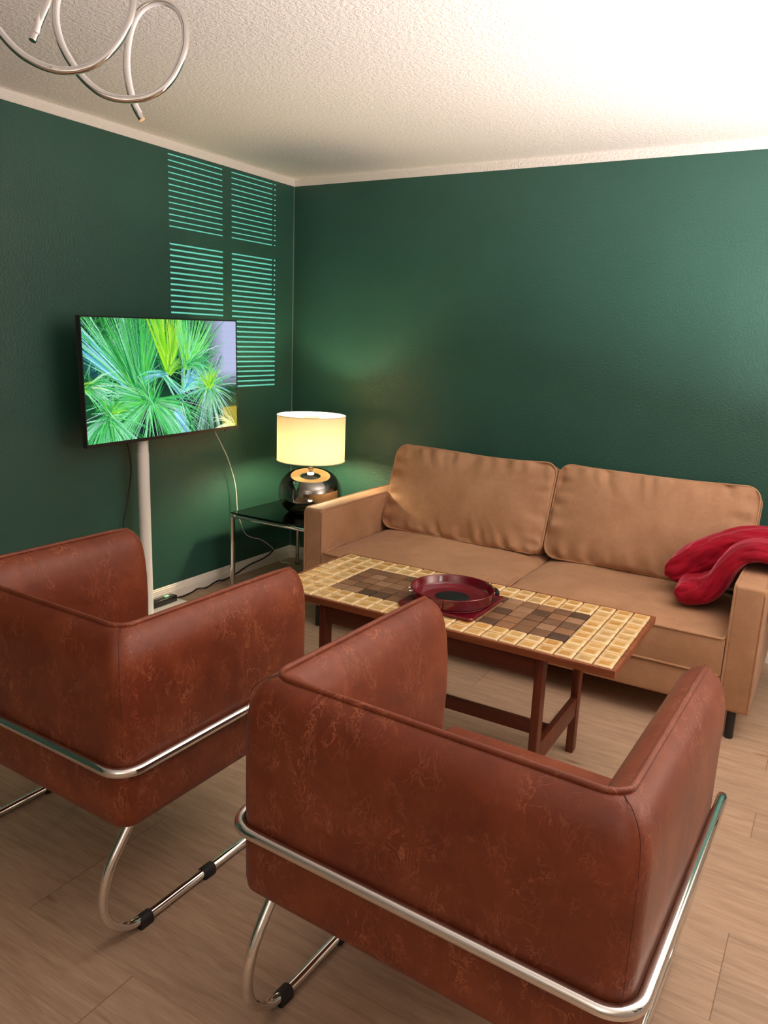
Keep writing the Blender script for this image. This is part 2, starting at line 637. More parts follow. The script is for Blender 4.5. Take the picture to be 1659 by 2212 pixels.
def chair_tube():
    hr = CW / 2 + .0139
    ur = hr - .069
    z0 = .0165
    def side(sg):
        rear = spline([(sg * ur, .10, .37), (sg * ur, .050, .308), (sg * ur, -.008, .228), (sg * ur, -.030, .150), (sg * ur, -.018, .088), (sg * ur, .020, .045), (sg * ur, .066, .023), (sg * ur, .125, z0), (sg * ur, .22, z0)], 8)
        fr = fillet([(sg * ur, .22, z0), (sg * ur, .80, z0), (sg * hr, .80, .508), (sg * hr, .60, .508)], [.07, .075], 10)
        return rear[:-1] + fr
    rt = side(1)
    lf = side(-1)
    back = fillet([(hr, .60, .508), (hr, -.0139, .508), (-hr, -.0139, .508), (-hr, .60, .508)], [.062, .062], 10)
    pts = rt[:-1] + back + lf[::-1][1:]
    pts = dense(pts, .03)
    return ntube(pts, .0128, seg=20)

def make_chair(label):
    r = empty('lounge_armchair', (0, 0, 0), 0, label, 'armchair', 'cognac tube-frame armchairs')
    shell = obj('upholstered_shell', chair_shell(), M['leather'], r, 60)
    # piping round the top and down both arm fronts
    up = u_path(PIN, .042, 10)
    hw = CW / 2 - PIN
    pts = [Vector((u, v, CT + .001)) for u, v in up]
    a = [Vector((-hw - .004, CD - .001, .42)), Vector((-hw, CD - .001, CT - .07)), Vector((-hw, CD - .004, CT - .045)), Vector((-hw, CD - .012, CT - .018)), Vector((-hw, CD - .03, CT - .003))]
    b = [Vector((-p.x, p.y, p.z)) for p in reversed(a)]
    core = [p for p in pts if p.y < CD - .05]
    obj('piping', ntube(a + core + b, .0066, seg=12), M['leather'], shell)
    # mitre seams on the top corners, running down the vertical edges
    for sg in (-1, 1):
        c = CW / 2
        q = [(PIN + .006, CT - .001), (.0425, CT - .0066), (.0355, CT - .0118), (.0283, CT - .0198), (.0222, CT - .0300), (.0180, CT - .043), (.0152, CT - .062), (.0139, CT - .085), (.0133, CT - .115), (.0131, .60), (.0131, .37)]
        obj('corner_seam', ntube([Vector((sg * (c - s), s, z)) for s, z in q], [.0009] * 5 + [.0007, .0005, .0004, .0004, .0004, .0004], seg=6), M['seam'], shell)
    # seat block and cushion between the arms
    obj('seat_base', nbox((-CW / 2 + .012, .015, CB + .004), (CW / 2 - .012, CD - .012, .43), .012), M['leather'], r)
    bm = bmesh.new()
    w, d0, d1 = CW / 2 - TH - .002, TH - .005, CD + .004
    nx, ny = 16, 16
    top = []
    for j in range(ny + 1):
        row = []
        for i in range(nx + 1):
            x = -w + 2 * w * i / nx
            y = d0 + (d1 - d0) * j / ny
            e = min((1 - abs(x) / w) * w, (d1 - y))
            rr = .035
            drop = 0 if e > rr else rr - math.sqrt(max(0, rr * rr - (rr - e) ** 2))
            z = .496 + .012 * (1 - (x / w) ** 2) * math.sin(pi * min(1, (y - d0) / (d1 - d0))) - drop + .0025 * noise.noise(Vector((x * 14, y * 14, 0)))
            row.append(bm.verts.new((x, y, z)))
        top.append(row)
    for j in range(ny):
        for i in range(nx):
            bm.faces.new((top[j][i], top[j][i + 1], top[j + 1][i + 1], top[j + 1][i]))
    ring = top[0] + [r_[-1] for r_ in top[1:]] + top[-1][-2::-1] + [r_[0] for r_ in top[-2:0:-1]]
    low = [bm.verts.new((v.co.x, v.co.y, .40)) for v in ring]
    for i in range(len(ring)):
        j = (i + 1) % len(ring)
        bm.faces.new((ring[i], ring[j], low[j], low[i]))
    bm.faces.new(low)
    obj('seat_cushion', bm, M['leather'], r)
    tb = obj('tubular_frame', chair_tube(), M['chrome'], r)
    ur = CW / 2 + .0139 - .069
    for sg in (1, -1):
        for y in (.093, .325):
            bm = bmesh.new()
            n = 18
            sec = []
            for k in range(n):
                a_ = 2 * pi * k / n
                x, z = .0168 * math.cos(a_), .0168 * math.sin(a_)
                if z < 0:                       # squared underside that rests on the floor
                    x = .0168 * max(-1, min(1, 1.25 * math.cos(a_))); z = max(-.0165, 1.3 * z)
                sec.append((x, z))
            R = []
            for yy, sc in ((y - .021, .9), (y - .019, 1), (y - .007, 1.0), (y, 1.02), (y + .007, 1.0), (y + .019, 1), (y + .021, .9)):
                R.append([bm.verts.new((sg * ur + x * sc, yy, .0165 + (z * sc if z > 0 else z))) for x, z in sec])
            for p_, q_ in zip(R[:-1], R[1:]):
                for k in range(n):
                    bm.faces.new((p_[k], p_[(k + 1) % n], q_[(k + 1) % n], q_[k]))
            bm.faces.new(R[0][::-1]); bm.faces.new(R[-1])
            obj('floor_glide', bm, M['rubber'], tb)
    return r

def copy_tree(o, parent=None):
    c = o.copy()
    COL.objects.link(c)
    if parent:
        c.parent = parent
    for ch in list(o.children):
        copy_tree(ch, c)
    return c

chB = make_chair('brown leatherette tube armchair in the foreground, its broad back filling the lower right')
chA = copy_tree(chB)
chA['label'] = 'brown leatherette tube armchair at the left edge, in front of the white television pole'
chB.location = (2.6654, -3.0641, 0); chB.rotation_euler = (0, 0, -.0302)
chA.location = (1.4796, -3.0623, 0); chA.rotation_euler = (0, 0, -.0145)

# ------------------------------------------------------------------ sofa
def rr_outline(w, h, r, n=8, step=.03):
    """rounded rectangle, counter-clockwise, centred"""
    pts = []
    for cx, cy, a0 in ((w / 2 - r, h / 2 - r, 0), (-w / 2 + r, h / 2 - r, pi / 2), (-w / 2 + r, -h / 2 + r, pi), (w / 2 - r, -h / 2 + r, 1.5 * pi)):
        for k in range(n + 1):
            a = a0 + pi / 2 * k / n
            pts.append(Vector((cx + r * math.cos(a), cy + r * math.sin(a), 0)))
    pts.append(pts[0].copy())
    d = dense(pts, step)[:-1]
    return d

def cushion(w, h, t, bulge, r=.05, wr=.004, seed=0, back_bulge=.5, sag=.0):
    """Soft slab in x (w), y (h), z (thickness): returns bm and the front outline for the piping."""
    out = rr_outline(w, h, r, 10, .014)
    n = len(out)
    bm = bmesh.new()
    def wob(p, amp):
        return amp * noise.noise(Vector((p.x * 3 + seed, p.y * 3, seed * 1.7)))
    edge = []
    for p in out:
        k = wob(p, .010)
        q = p.copy()
        q.y += k * .8 - sag * (1 - (2 * p.x / w) ** 2) * max(0, 2 * p.y / h)
        edge.append(q)
    def height(q, b):
        ax = max(0, 1 - (2 * q.x / w) ** 2); ay = max(0, 1 - (2 * q.y / h) ** 2)
        base = b * (ax ** .55) * (ay ** .55)
        # wrinkles running in from the edges
        dx = w / 2 - abs(q.x); dy = h / 2 - abs(q.y)
        e = 0
        if dy < .16:
            e += wr * max(0, 1 - dy / .16) ** 1.2 * noise.noise(Vector((q.x * 19 + seed * 5 + q.y * 4, q.y * 5, seed)))
        if dx < .13:
            e += wr * max(0, 1 - dx / .13) ** 1.2 * noise.noise(Vector((q.x * 5, q.y * 22 + seed * 3, seed + 9)))
        e += .006 * noise.noise(Vector((q.x * 4.5, q.y * 4.5, seed * 2.3)))
        f = min(1, min(dx, dy) / .02) if min(dx, dy) > 0 else 0
        return base + e * f
    fac = [1, .992, .98, .965, .945, .92, .89, .86, .82, .78, .73, .67, .6, .52, .43, .33, .22, .1]
    rings = []
    for sgn, b in ((1, bulge), (-1, bulge * back_bulge)):
        rs = []
        for f in fac:
            ring = []
            for q in edge:
                p = Vector((q.x * f, q.y * f, 0))
                # keep the inset about equal on both axes near the rim
                ins = 1 - f
                p = Vector((math.copysign(max(0, abs(q.x) - ins * min(w, h) * .9 if f > .5 else abs(q.x) * f), q.x), q.y * f, 0)) if False else p
                p.z = sgn * (t / 2 + height(p, b))
                ring.append(bm.verts.new(p))
            rs.append(ring)
        c = Vector((0, 0, 0)); c.z = sgn * (t / 2 + height(c, b))
        rs.append([bm.verts.new(c)])
        rings.append(rs)
    for si, rs in enumerate(rings):
        for a, b in zip(rs[:-1], rs[1:]):
            for k in range(n):
                k2 = (k + 1) % n
                if len(b) == 1:
                    bm.faces.new((a[k], a[k2], b[0]))
                else:
                    bm.faces.new((a[k], a[k2], b[k2], b[k]))
    # side band
    mids = []
    for zz, o in ((.30, 1.006), (0, 1.009), (-.30, 1.006)):
        mids.append([bm.verts.new((q.x * o, q.y * o, t * zz)) for q in edge])
    seq = [rings[0][0]] + mids + [rings[1][0]]
    for a, b in zip(seq[:-1], seq[1:]):
        for k in range(n):
            bm.faces.new((a[k], a[(k + 1) % n], b[(k + 1) % n], b[k]))
    return bm, edge

SX0, SX1, SY, AH, AB, AW = .8606, 3.0791, -.987, .652, .120, .118
sofa = empty('sofa', ((SX0 + SX1) / 2, SY, 0), 0, 'tan two seater sofa with four piped cushions against the green wall', 'sofa')
ox, oy = (SX0 + SX1) / 2, SY
def sl(x, y, z): return Vector((x - ox, y - oy, z))
def sbox(lo, hi, b): return nbox(sl(*lo), sl(*hi), b, 4)
obj('base_frame', sbox((SX0 + AW - .01, SY + .004, AB + .003), (SX1 - AW + .01, -.06, .262), .012), M['sofa'], sofa)
obj('back_frame', sbox((SX0 + AW - .01, -.24, .25), (SX1 - AW + .01, -.055, .64), .03), M['sofa'], sofa)
for x0, x1, inner in ((SX0, SX0 + AW, 1), (SX1 - AW, SX1, -1)):
    bm = sbox((x0, SY, AB), (x1, -.05, AH), .016)
    arm = obj('armrest', bm, M['sofa'], sofa)
    for xe in (x0, x1):
        e = .004 if xe == x0 else -.004
        pts = fillet([sl(xe + e, SY + .004, AB + .004), sl(xe + e, SY + .004, AH - .003), sl(xe + e, -.06, AH - .003)], .03, 8)
        obj('piping', ntube(dense(pts, .05), .005, seg=8), M['sofa'], arm)
# seat cushions
xm = 1.995
for i, (x0, x1) in enumerate(((SX0 + AW + .003, xm - .002), (xm + .002, SX1 - AW - .003))):
    w = x1 - x0
    bm = bmesh.new()
    nx, ny = 40, 26
    y0, y1 = SY, -.17
    zt, zb = .420, .264
    top = []
    for j in range(ny + 1):
        row = []
        for a in range(nx + 1):
            # clustered towards the rims
            u = -math.cos(pi * a / nx); v = -math.cos(pi * j / ny)
            x = (x0 + x1) / 2 + w / 2 * u
            y = (y0 + y1) / 2 + (y1 - y0) / 2 * v
            dx = min(x - x0, x1 - x); dyf = y - y0
            cr = .034 * (1 - abs(u) ** 6) ** .8 * (1 - (1 - min(1, dyf / .30)) ** 3)
            rim = min(dx, .03) / .03
            z = zt + cr - .004 * (1 - rim) ** 2
            wr_ = .0035 * max(0, 1 - dyf / .06) * noise.noise(Vector((x * 45, i * 7, 0))) * min(1, dyf / .008)
            wr_ += .005 * noise.noise(Vector((x * 4, y * 5, i * 3.1)))* min(1, dyf / .05)
            row.append(bm.verts.new(sl(x, y, z + wr_)))
        top.append(row)
    for j in range(ny):
        for a in range(nx):
            bm.faces.new((top[j][a], top[j][a + 1], top[j + 1][a + 1], top[j + 1][a]))
    ring = top[0] + [r_[-1] for r_ in top[1:]] + top[-1][-2::-1] + [r_[0] for r_ in top[-2:0:-1]]
    prev = ring
    for k, (o, z) in enumerate(((.004, .75), (.007, .5), (.004, .25), (0, 0))):
        lvl = []
        for v in ring:
            p = v.co.copy()
            if abs(p.y - (y0 - oy)) < 1e-4:
                p.y -= o
            p.z = zb + (v.co.z - zb) * z
            lvl.append(bm.verts.new(p))
        for q in range(len(ring)):
            q2 = (q + 1) % len(ring)
            bm.faces.new((prev[q], prev[q2], lvl[q2], lvl[q]))
        prev = lvl
    bm.faces.new(prev)
    sc = obj('seat_cushion', bm, M['sofa'], sofa, 50)
    for z in (zt + .001, zb + .002):
        pts = fillet([sl(x0 + .004, y0 + .20, z + (.012 if z > .4 else 0)), sl(x0 + .004, y0 - .001, z), sl(x1 - .004, y0 - .001, z), sl(x1 - .004, y0 + .20, z + (.012 if z > .4 else 0))], .02, 6)
        obj('piping', ntube(dense(pts, .04), .0055, seg=8), M['sofa'], sc)
# back cushions, leaning back
tilt = math.radians(70)
for i, (x0, x1) in enumerate(((.985, 1.972), (1.982, 2.953))):
    w, h, t = x1 - x0, .50, .10
    bm, edge = cushion(w, h, t, .058, r=.070, wr=.034, seed=3.3 + 4.1 * i, sag=.012)
    rot = Matrix.Rotation(tilt, 4, 'X')
    ctr = sl((x0 + x1) / 2, -.275, .675)
    yaw = Matrix.Rotation(math.radians(-1.2 if i == 0 else -.6), 4, 'Z')
    Mx = Matrix.Translation(ctr) @ yaw @ rot
    bmesh.ops.transform(bm, matrix=Mx, verts=bm.verts)
    bc = obj('back_cushion', bm, M['sofa'], sofa, 60)
    for zz in (t / 2 + .001, -t / 2):
        obj('piping', ntube([Mx @ Vector((q.x * 1.001, q.y * 1.001, zz)) for q in edge], .0052, seg=8, closed=True), M['sofa'], bc)
for x in (SX0 + .085, SX1 - .062):
    for y in (-.955, -.12):
        bm = bmesh.new()
        cyl(bm, sl(x, y, 0), .0175, 0, AB + .01, 24, .002)
        obj('leg', bm, M['black'], sofa)

# ------------------------------------------------------------------ throw blanket over the far right armrest
def lobe(bm, path, y0, y1, thick, seed):
    """thick folded cloth: path in (x, z); y0/y1 = front and back edge at the two ends; rounded tip"""
    ks = [i / (len(path) - 1) for i in range(len(path))]
    path = spline([(p[0], p[1], 0) for p in path], 10)
    m = len(path)
    y0 = [y0[0] + (y0[1] - y0[0]) * i / (m - 1) for i in range(m)]
    y1 = [y1[0] + (y1[1] - y1[0]) * i / (m - 1) for i in range(m)]
    th_ = [float(np.interp(i / (m - 1), ks, thick)) for i in range(m)]
    seg = 72
    rings = []
    L = 0
    for i, p in enumerate(path):
        a, b = path[max(0, i - 1)], path[min(m - 1, i + 1)]
        tg = (b - a).normalized()
        nx, nz = -tg.y, tg.x
        if i:
            L += (path[i] - path[i - 1]).length
        k = 1.0
        if L < .05:
            k = math.sqrt(max(.03, 1 - (1 - L / .05) ** 2))
        yc, hy = (y0[i] + y1[i]) / 2, (y1[i] - y0[i]) / 2
        ring = []
        for s in range(seg):
            th = 2 * pi * s / seg
            c, sn = math.cos(th), math.sin(th)
            cc = math.copysign(abs(c) ** .62, c); ss = math.copysign(abs(sn) ** .78, sn)
            # creases that run along the cloth, drifting sideways
            ph = th * 1.7 + seed + 1.6 * noise.noise(Vector((L * 5, seed, th * .4)))
            rid = abs(noise.noise(Vector((ph * .9, L * 4.2 + seed, seed)))) 
            amp = (.012 if ss > -.35 else .004) * min(1, L / .05)
            r_ = 1 - .0
            off = -amp * (1 - min(1, rid * 3.4)) + .004 * noise.noise(Vector((th * 5, L * 22, seed + 4)))
            yy = yc + (hy * (.66 + .34 * k)) * cc + off * c
            hh = th_[i] / 2 * ss * k + off * ss
            endp = .022 * noise.noise(Vector((yy * 11, ss * 1.2 + seed, 2.0))) * max(0, 1 - L / .10)
            ring.append(bm.verts.new((p.x + nx * hh + endp, yy, p.y + nz * hh)))
        rings.append(ring)
    for a, b in zip(rings[:-1], rings[1:]):
        for s in range(seg):
            bm.faces.new((a[s], a[(s + 1) % seg], b[(s + 1) % seg], b[s]))
    bm.faces.new(rings[0][::-1]); bm.faces.new(rings[-1])
bl = bmesh.new()
lobe(bl, [(2.702, .512), (2.765, .518), (2.825, .532), (2.868, .575), (2.897, .640), (2.938, .703), (2.99, .729), (3.05, .730), (3.10, .713), (3.142, .63), (3.147, .50)], (-.820, -.77), (-.54, -.49), [.100, .125, .125, .105, .092, .088, .086, .086, .084, .075, .07], 1.2)
lobe(bl, [(2.650, .530), (2.70, .572), (2.77, .630), (2.84, .672), (2.91, .715), (3.01, .745), (3.09, .735), (3.165, .67), (3.185, .55)], (-.655, -.64), (-.44, -.40), [.11, .145, .150, .145, .13, .115, .105, .09, .08], 5.7)
tag(obj('throw_blanket', bl, M['velvet'], None, 70), 'crimson velvet throw folded twice over the right armrest of the tan sofa', 'blanket')

# ------------------------------------------------------------------ coffee table
TX, TY, TZ, TL, TW, TR = 1.4165, -1.9606, .5886, 1.342, .578, .0088
tab = empty('coffee_table', (TX, TY, 0), TR, 'long teak coffee table with a cream and brown tiled top', 'coffee table')
FR, TK = .0125, .025
bm = bmesh.new()
box(bm, (0, 0, TZ - TK), (TL, FR, TZ), .0015, 2); box(bm, (0, TW - FR, TZ - TK), (TL, TW, TZ), .0015, 2)
box(bm, (0, FR, TZ - TK), (FR, TW - FR, TZ), .0015, 2); box(bm, (TL - FR, FR, TZ - TK), (TL, TW - FR, TZ), .0015, 2)
obj('edge_frame', bm, M['teak'], tab, 30)
obj('top_board', nbox((FR, FR, TZ - TK), (TL - FR, TW - FR, TZ - .005)), M['grout'], tab, False)
NC, NR = 21, 9
px_, py_ = (TL - 2 * FR) / NC, (TW - 2 * FR) / NR
rnd = random.Random(11)
Y_in = [lin(204, 156, 88), lin(210, 166, 100), lin(198, 150, 84), lin(212, 174, 114), lin(202, 166, 112)]
Y_out = [lin(232, 206, 160), lin(236, 212, 168), lin(226, 196, 146)]
Bc = [lin(140, 106, 80), lin(122, 88, 62), lin(150, 116, 90), lin(132, 96, 68), lin(112, 80, 58), lin(146, 112, 88), lin(84, 60, 42), lin(138, 100, 70)]
over = {(5, 6): lin(70, 50, 36), (6, 6): lin(84, 60, 44), (6, 2): lin(98, 74, 52), (17, 6): lin(78, 54, 44), (15, 3): lin(84, 60, 40), (17, 4): lin(104, 78, 60)}
def tiles(brown):
    bm = bmesh.new()
    lay = bm.verts.layers.float_color.new('tint')
    for c in range(NC):
        for r in range(NR):
            isb = 3 <= c < NC - 3 and 2 <= r < NR - 2
            if isb != brown:
                continue
            x0, y0 = FR + c * px_, FR + r * py_
            g = .0012 if brown else .0021
            g += rnd.random() * .0004
            dx, dy = (rnd.random() - .5) * .0008, (rnd.random() - .5) * .0008
            if brown:
                ci = over.get((c, NR - 1 - r), rnd.choice(Bc))
                ca = tuple(a * (.9 + .2 * rnd.random()) for a in ci)
                lv = [(0, -.004, ca), (.0006, .0006, ca), (.002, .0012, ci), (.012, .0012, ci)]
            else:
                ci, co = rnd.choice(Y_in), rnd.choice(Y_out)
                lv = [(0, -.004, co), (.001, .0006, co), (.003, .0022, co), (.0085, .0021, tuple(.35 * a + .65 * b for a, b in zip(ci, co))), (.0150, .0013, ci)]
            rings = []
            rc = .003
            tz = (rnd.random() - .5) * .0010
            for ins, z, col in lv:
                ring = []
                xa, xb, ya, yb = x0 + g + ins + dx, x0 + px_ - g - ins + dx, y0 + g + ins + dy, y0 + py_ - g - ins + dy
                for cx, cy, a0 in ((xb - rc, yb - rc, 0), (xa + rc, yb - rc, pi / 2), (xa + rc, ya + rc, pi), (xb - rc, ya + rc, 1.5 * pi)):
                    for k in range(4):
                        a = a0 + pi / 2 * k / 3
                        v = bm.verts.new((cx + rc * math.cos(a), cy + rc * math.sin(a), TZ + z + (tz if z > 0 else 0)))
                        v[lay] = c4(col)
                        ring.append(v)
                rings.append(ring)
            for a, b in zip(rings[:-1], rings[1:]):
                for k in range(16):
                    bm.faces.new((a[k], a[(k + 1) % 16], b[(k + 1) % 16], b[k]))
            bm.faces.new(rings[-1])
    return bm
tag(obj('cream_tile_field', tiles(False), M['tile'], tab, 50), 'cream glazed tiles')
tag(obj('brown_tile_field', tiles(True), M['tilematt'], tab, 50), 'brown matt tiles')
lx0, lx1 = .245, TL - .245
ly0, ly1 = .030, .030 + .462
legs = []
for x in (lx0, lx1):
    for y in (ly0, ly1):
        obj('leg', nbox((x - .0145, y, 0), (x + .0145, y + .045, TZ - TK), .003, 2), M['teakdark'], tab, 30)
    obj('side_stretcher', nbox((x - .011, ly0 + .04, .155), (x + .011, ly1 + .005, .235), .003, 2), M['teakdark'], tab, 30)
for y in (ly0 + .004, ly1 + .019):
    obj('apron', nbox((lx0 + .01, y, TZ - TK - .078), (lx1 - .01, y + .022, TZ - TK), .002, 2), M['teakdarkx'], tab, 30)
obj('long_stretcher', nbox((lx0, (ly0 + ly1) / 2 + .006, .155), (lx1, (ly0 + ly1) / 2 + .028, .205), .002, 2), M['teakdarkx'], tab, 30)

# ------------------------------------------------------------------ red pan on its square plate
PX, PY = 2.087, -1.702
pz = TZ + .0030
tray = empty('hot_plate', (PX, PY, pz), 0.0, 'flat square dark red plate under the round pan on the tiled table', 'plate')
bm = bmesh.new()
hs = .150
def sq(bm, h, r, z, n=8):
    v = []
    for cx, cy, a0 in ((h - r, h - r, 0), (-h + r, h - r, pi / 2), (-h + r, -h + r, pi), (h - r, -h + r, 1.5 * pi)):
        for k in range(n + 1):
            a = a0 + pi / 2 * k / n
            v.append(bm.verts.new((cx + r * math.cos(a), cy + r * math.sin(a), z)))
    return v
R = [sq(bm, hs - .004, .012, 0), sq(bm, hs, .014, .004), sq(bm, hs, .014, .010), sq(bm, hs - .002, .013, .0128), sq(bm, hs - .007, .012, .0135), sq(bm, hs - .012, .011, .0120)]
for a, b in zip(R[:-1], R[1:]):
    for k in range(len(a)):
        bm.faces.new((a[k], a[(k + 1) % len(a)], b[(k + 1) % len(a)], b[k]))
bm.faces.new(R[0][::-1]); bm.faces.new(R[-1])
obj('plate_body', bm, M['red'], tray, 35)
bm = bmesh.new()
lathe(bm, [(.134, .012), (.136, .0150), (.141, .0150), (.143, .012)], 64)
obj('locating_ring', bm, M['red'], tray, 50)
pan = empty('serving_pan', (PX, PY, pz + .0142), 0.0, 'round dark red enamel pan with black disc inside, on the square plate', 'pan')
bm = bmesh.new()
RO, PH = .156, .046
lathe(bm, [(0, 0), (.138, 0), (.146, .002), (.150, .008), (RO - .002, PH - .006), (RO, PH - .002), (RO - .001, PH), (RO - .005, PH), (RO - .008, PH - .004),
           (.1470, .020), (.142, .013), (.134, .0105), (.122, .0100), (.116, .0075), (0, .0075)], 80)
obj('pan_body', bm, M['red'], pan, 35)
bm = bmesh.new()
lathe(bm, [(0, .0070), (.062, .0070), (.064, .0080), (.062, .0092), (0, .0094)], 48)
obj('center_disc', bm, plain('matt_black_coating', (.006, .009, .009), .6, Specular_IOR_Level=.2), pan, 35)
for a, nm in ((math.radians(33), 'handle'), (math.radians(213), 'handle')):
    d = Vector((math.cos(a), math.sin(a), 0)); s = Vector((-d.y, d.x, 0))
    bm = bmesh.new()
    zc = Vector((0, 0, PH - .014))
    for k in (-1, 1):
        tube(bm, [d * (RO - .008) + s * k * .018 + zc, d * (RO + .006) + s * k * .018 + zc], .0045, seg=10)
    br = obj('handle_bracket', bm, M['brass'], pan)
    tag(br, 'steel handle bracket')
    if a > 2:
        continue
    bm = bmesh.new()
    prof = [(-.026, .004), (-.024, .0085), (-.016, .0100), (0, .0105), (.016, .0100), (.024, .0085), (.026, .004)]
    tube(bm, [d * (RO + .0075) + s * q[0] + zc for q in prof], [q[1] for q in prof], seg=16)
    tag(obj(nm, bm, M['blackgloss'], pan), 'black handle')

# ------------------------------------------------------------------ television on its pole stand
tv = empty('television', (.2, -1.2915, .965), 0, 'flat television showing palm fronds, held on the white pole stand', 'television')
TWD, THT = 1.050, .612
tr = math.radians(-.85)
def tvm(bm):
    bmesh.ops.transform(bm, matrix=Matrix.Translation((0, 0, .323)) @ Matrix.Rotation(-tr * 1.0, 4, 'X'), verts=bm.verts)
    return bm
# in the set's own frame: y to the right as seen, z up, front face towards +x
bm = bmesh.new()
box(bm, (-.030, -TWD / 2, -THT / 2), (-.004, TWD / 2, THT / 2), .003, 2)
obj('housing', tvm(bm), M['tvgrey'], tv, 30)
bm = bmesh.new()
b_ = .007
box(bm, (-.006, -TWD / 2, THT / 2 - b_), (.001, TWD / 2, THT / 2)); box(bm, (-.006, -TWD / 2, -THT / 2), (.002, TWD / 2, -THT / 2 + .016))
box(bm, (-.006, -TWD / 2, -THT / 2 + .016), (.001, -TWD / 2 + b_, THT / 2 - b_)); box(bm, (-.006, TWD / 2 - b_, -THT / 2 + .016), (.001, TWD / 2, THT / 2 - b_))
obj('bezel', tvm(bm), M['black'], tv, False)
bm = bmesh.new()
box(bm, (-.012, TWD * .40, -THT / 2 - .008), (.0, TWD * .40 + .03, -THT / 2), .001, 1)
obj('sensor_tab', tvm(bm), M['tvgrey'], tv, False)

def palm_picture(NX, NY):
    rg = np.random.RandomState(5)
    img = np.zeros((NY, NX, 3))
    yy, xx = np.mgrid[0:NY, 0:NX]
    u = xx / NX; v = yy / NY
    def L(*c): return np.array(lin(*c))
    img[:] = L(20, 70, 42)
    img[...] = img * (1 - .0) 
    # pale wall upper right, dark soil low in the middle
    wall = np.clip((u - .74) * 6, 0, 1) * np.clip((.62 - v) * 6, 0, 1)
    img = img * (1 - wall[..., None]) + L(172, 180, 214) * wall[..., None]
    d1 = np.exp(-(((u - .40) / .10) ** 2 + ((v - .92) / .13) ** 2)) ; d2 = np.exp(-(((u - .64) / .09) ** 2 + ((v - .72) / .20) ** 2)); d3 = np.exp(-(((u - .50) / .12) ** 2 + ((v - .52) / .1) ** 2))
    dk = np.clip(1.4 * d1 + 1.3 * d2 + .8 * d3, 0, 1)[..., None]
    img = img * (1 - dk) + L(14, 16, 34) * dk
    bb = np.exp(-(((u - .20) / .14) ** 2 + ((v - .36) / .10) ** 2))[..., None] * .8
    img = img * (1 - bb) + L(46, 110, 176) * bb
    def blade(p0, ang, ln, droop, w, c0, c1):
        n = int(ln * NX * 1.3) + 8
        t = np.linspace(0, 1, n)
        x = p0[0] + ln * np.cos(ang) * t
        y = p0[1] + (-ln * np.sin(ang) * t + droop * t * t) * (NX / NY) * .98
        ww = w * (1 - t) ** .6 * np.minimum(1, .35 + t * 3)
        for dyy in range(-4, 5):
            for dxx in range(-4, 5):
                rr = math.hypot(dxx, dyy)
                k = np.clip(ww + .5 - rr, 0, 1) * .92
                X = np.round(x * NX + dxx).astype(int); Y = np.round(y * NY + dyy).astype(int)
                ok = (k > .03) & (X >= 0) & (X < NX) & (Y >= 0) & (Y < NY)
                if not ok.any():
                    continue
                col = c0[None] * (1 - t[ok])[:, None] + c1[None] * t[ok][:, None]
                kk = k[ok][:, None]
                img[Y[ok], X[ok]] = img[Y[ok], X[ok]] * (1 - kk) + col * kk
    G = [L(24, 128, 44), L(44, 166, 58), L(80, 200, 92), L(140, 232, 170), L(14, 92, 40), L(104, 208, 70), L(30, 134, 80), L(52, 176, 96)]
    MT = [L(170, 240, 214), L(120, 222, 160), L(60, 180, 90), L(90, 206, 120), L(200, 246, 236), L(40, 150, 70)]
    def fan(c, a0, a1, n, l0, l1, droop, w, pal, tip=None):
        for _ in range(n):
            a = math.radians(a0 + (a1 - a0) * rg.rand())
            ln = l0 + (l1 - l0) * rg.rand()
            c0 = pal[rg.randint(len(pal))] * (.7 + .5 * rg.rand()); c1 = (tip or pal)[rg.randint(len(tip or pal))] * (.75 + .5 * rg.rand())
            blade((c[0] + .012 * rg.randn(), c[1] + .012 * rg.randn()), a, ln, droop * (.4 + rg.rand()), w * (.6 + .7 * rg.rand()), c0, np.minimum(c1, 1))
    YG = [L(150, 220, 40), L(110, 200, 40), L(190, 236, 80), L(60, 170, 50)]
    BL = [L(120, 190, 230), L(170, 226, 240), L(70, 150, 210), L(140, 230, 210), L(60, 170, 130)]
    # background foliage
    for _ in range(420):
        blade((rg.rand() * .8, rg.rand() * .6), math.radians(20 + 140 * rg.rand()), .08 + .14 * rg.rand(), .02 * rg.rand(), 1.1, G[rg.randint(len(G))] * (.3 + .5 * rg.rand()), G[rg.randint(len(G))] * (.5 + .6 * rg.rand()))
    for _ in range(90):
        blade((rg.rand(), rg.rand()), math.radians(360 * rg.rand()), .05 + .08 * rg.rand(), .02, 1.2, L(8, 40, 24), L(20, 80, 44))
    fan((.30, .60), 95, 150, 130, .25, .55, .02, 1.5, G, MT)
    fan((.30, .62), 130, 146, 26, .30, .50, .02, 2.0, BL, BL)
    fan((.30, .60), 100, 140, 60, .25, .5, .02, 1.2, G, G)
    fan((.33, .55), 60, 112, 110, .25, .50, .01, 1.4, G, G)
    fan((.60, .62), 20, 90, 60, .1, .3, .08, 1.4, BL, BL)
    fan((.505, .45), 66, 116, 90, .2, .42, .0, 2.0, YG, YG)
    fan((.505, .46), 20, 66, 24, .1, .2, .05, 1.5, YG, G)
    fan((.63, .42), 40, 108, 110, .18, .36, .0, 1.5, G[1:4] + YG[:1], G[2:4])
    fan((.635, .40), 0, 50, 60, .12, .30, .16, 1.2, G, MT)
    blade((.57, .70), math.radians(74), .20, -.0, 3.2, L(70, 170, 90), L(150, 220, 110))
    fan((.47, .48), -62, -25, 9, .14, .26, .03, 2.2, MT, BL)
    fan((.47, .47), 150, 190, 12, .1, .2, .06, 2.0, BL, BL)
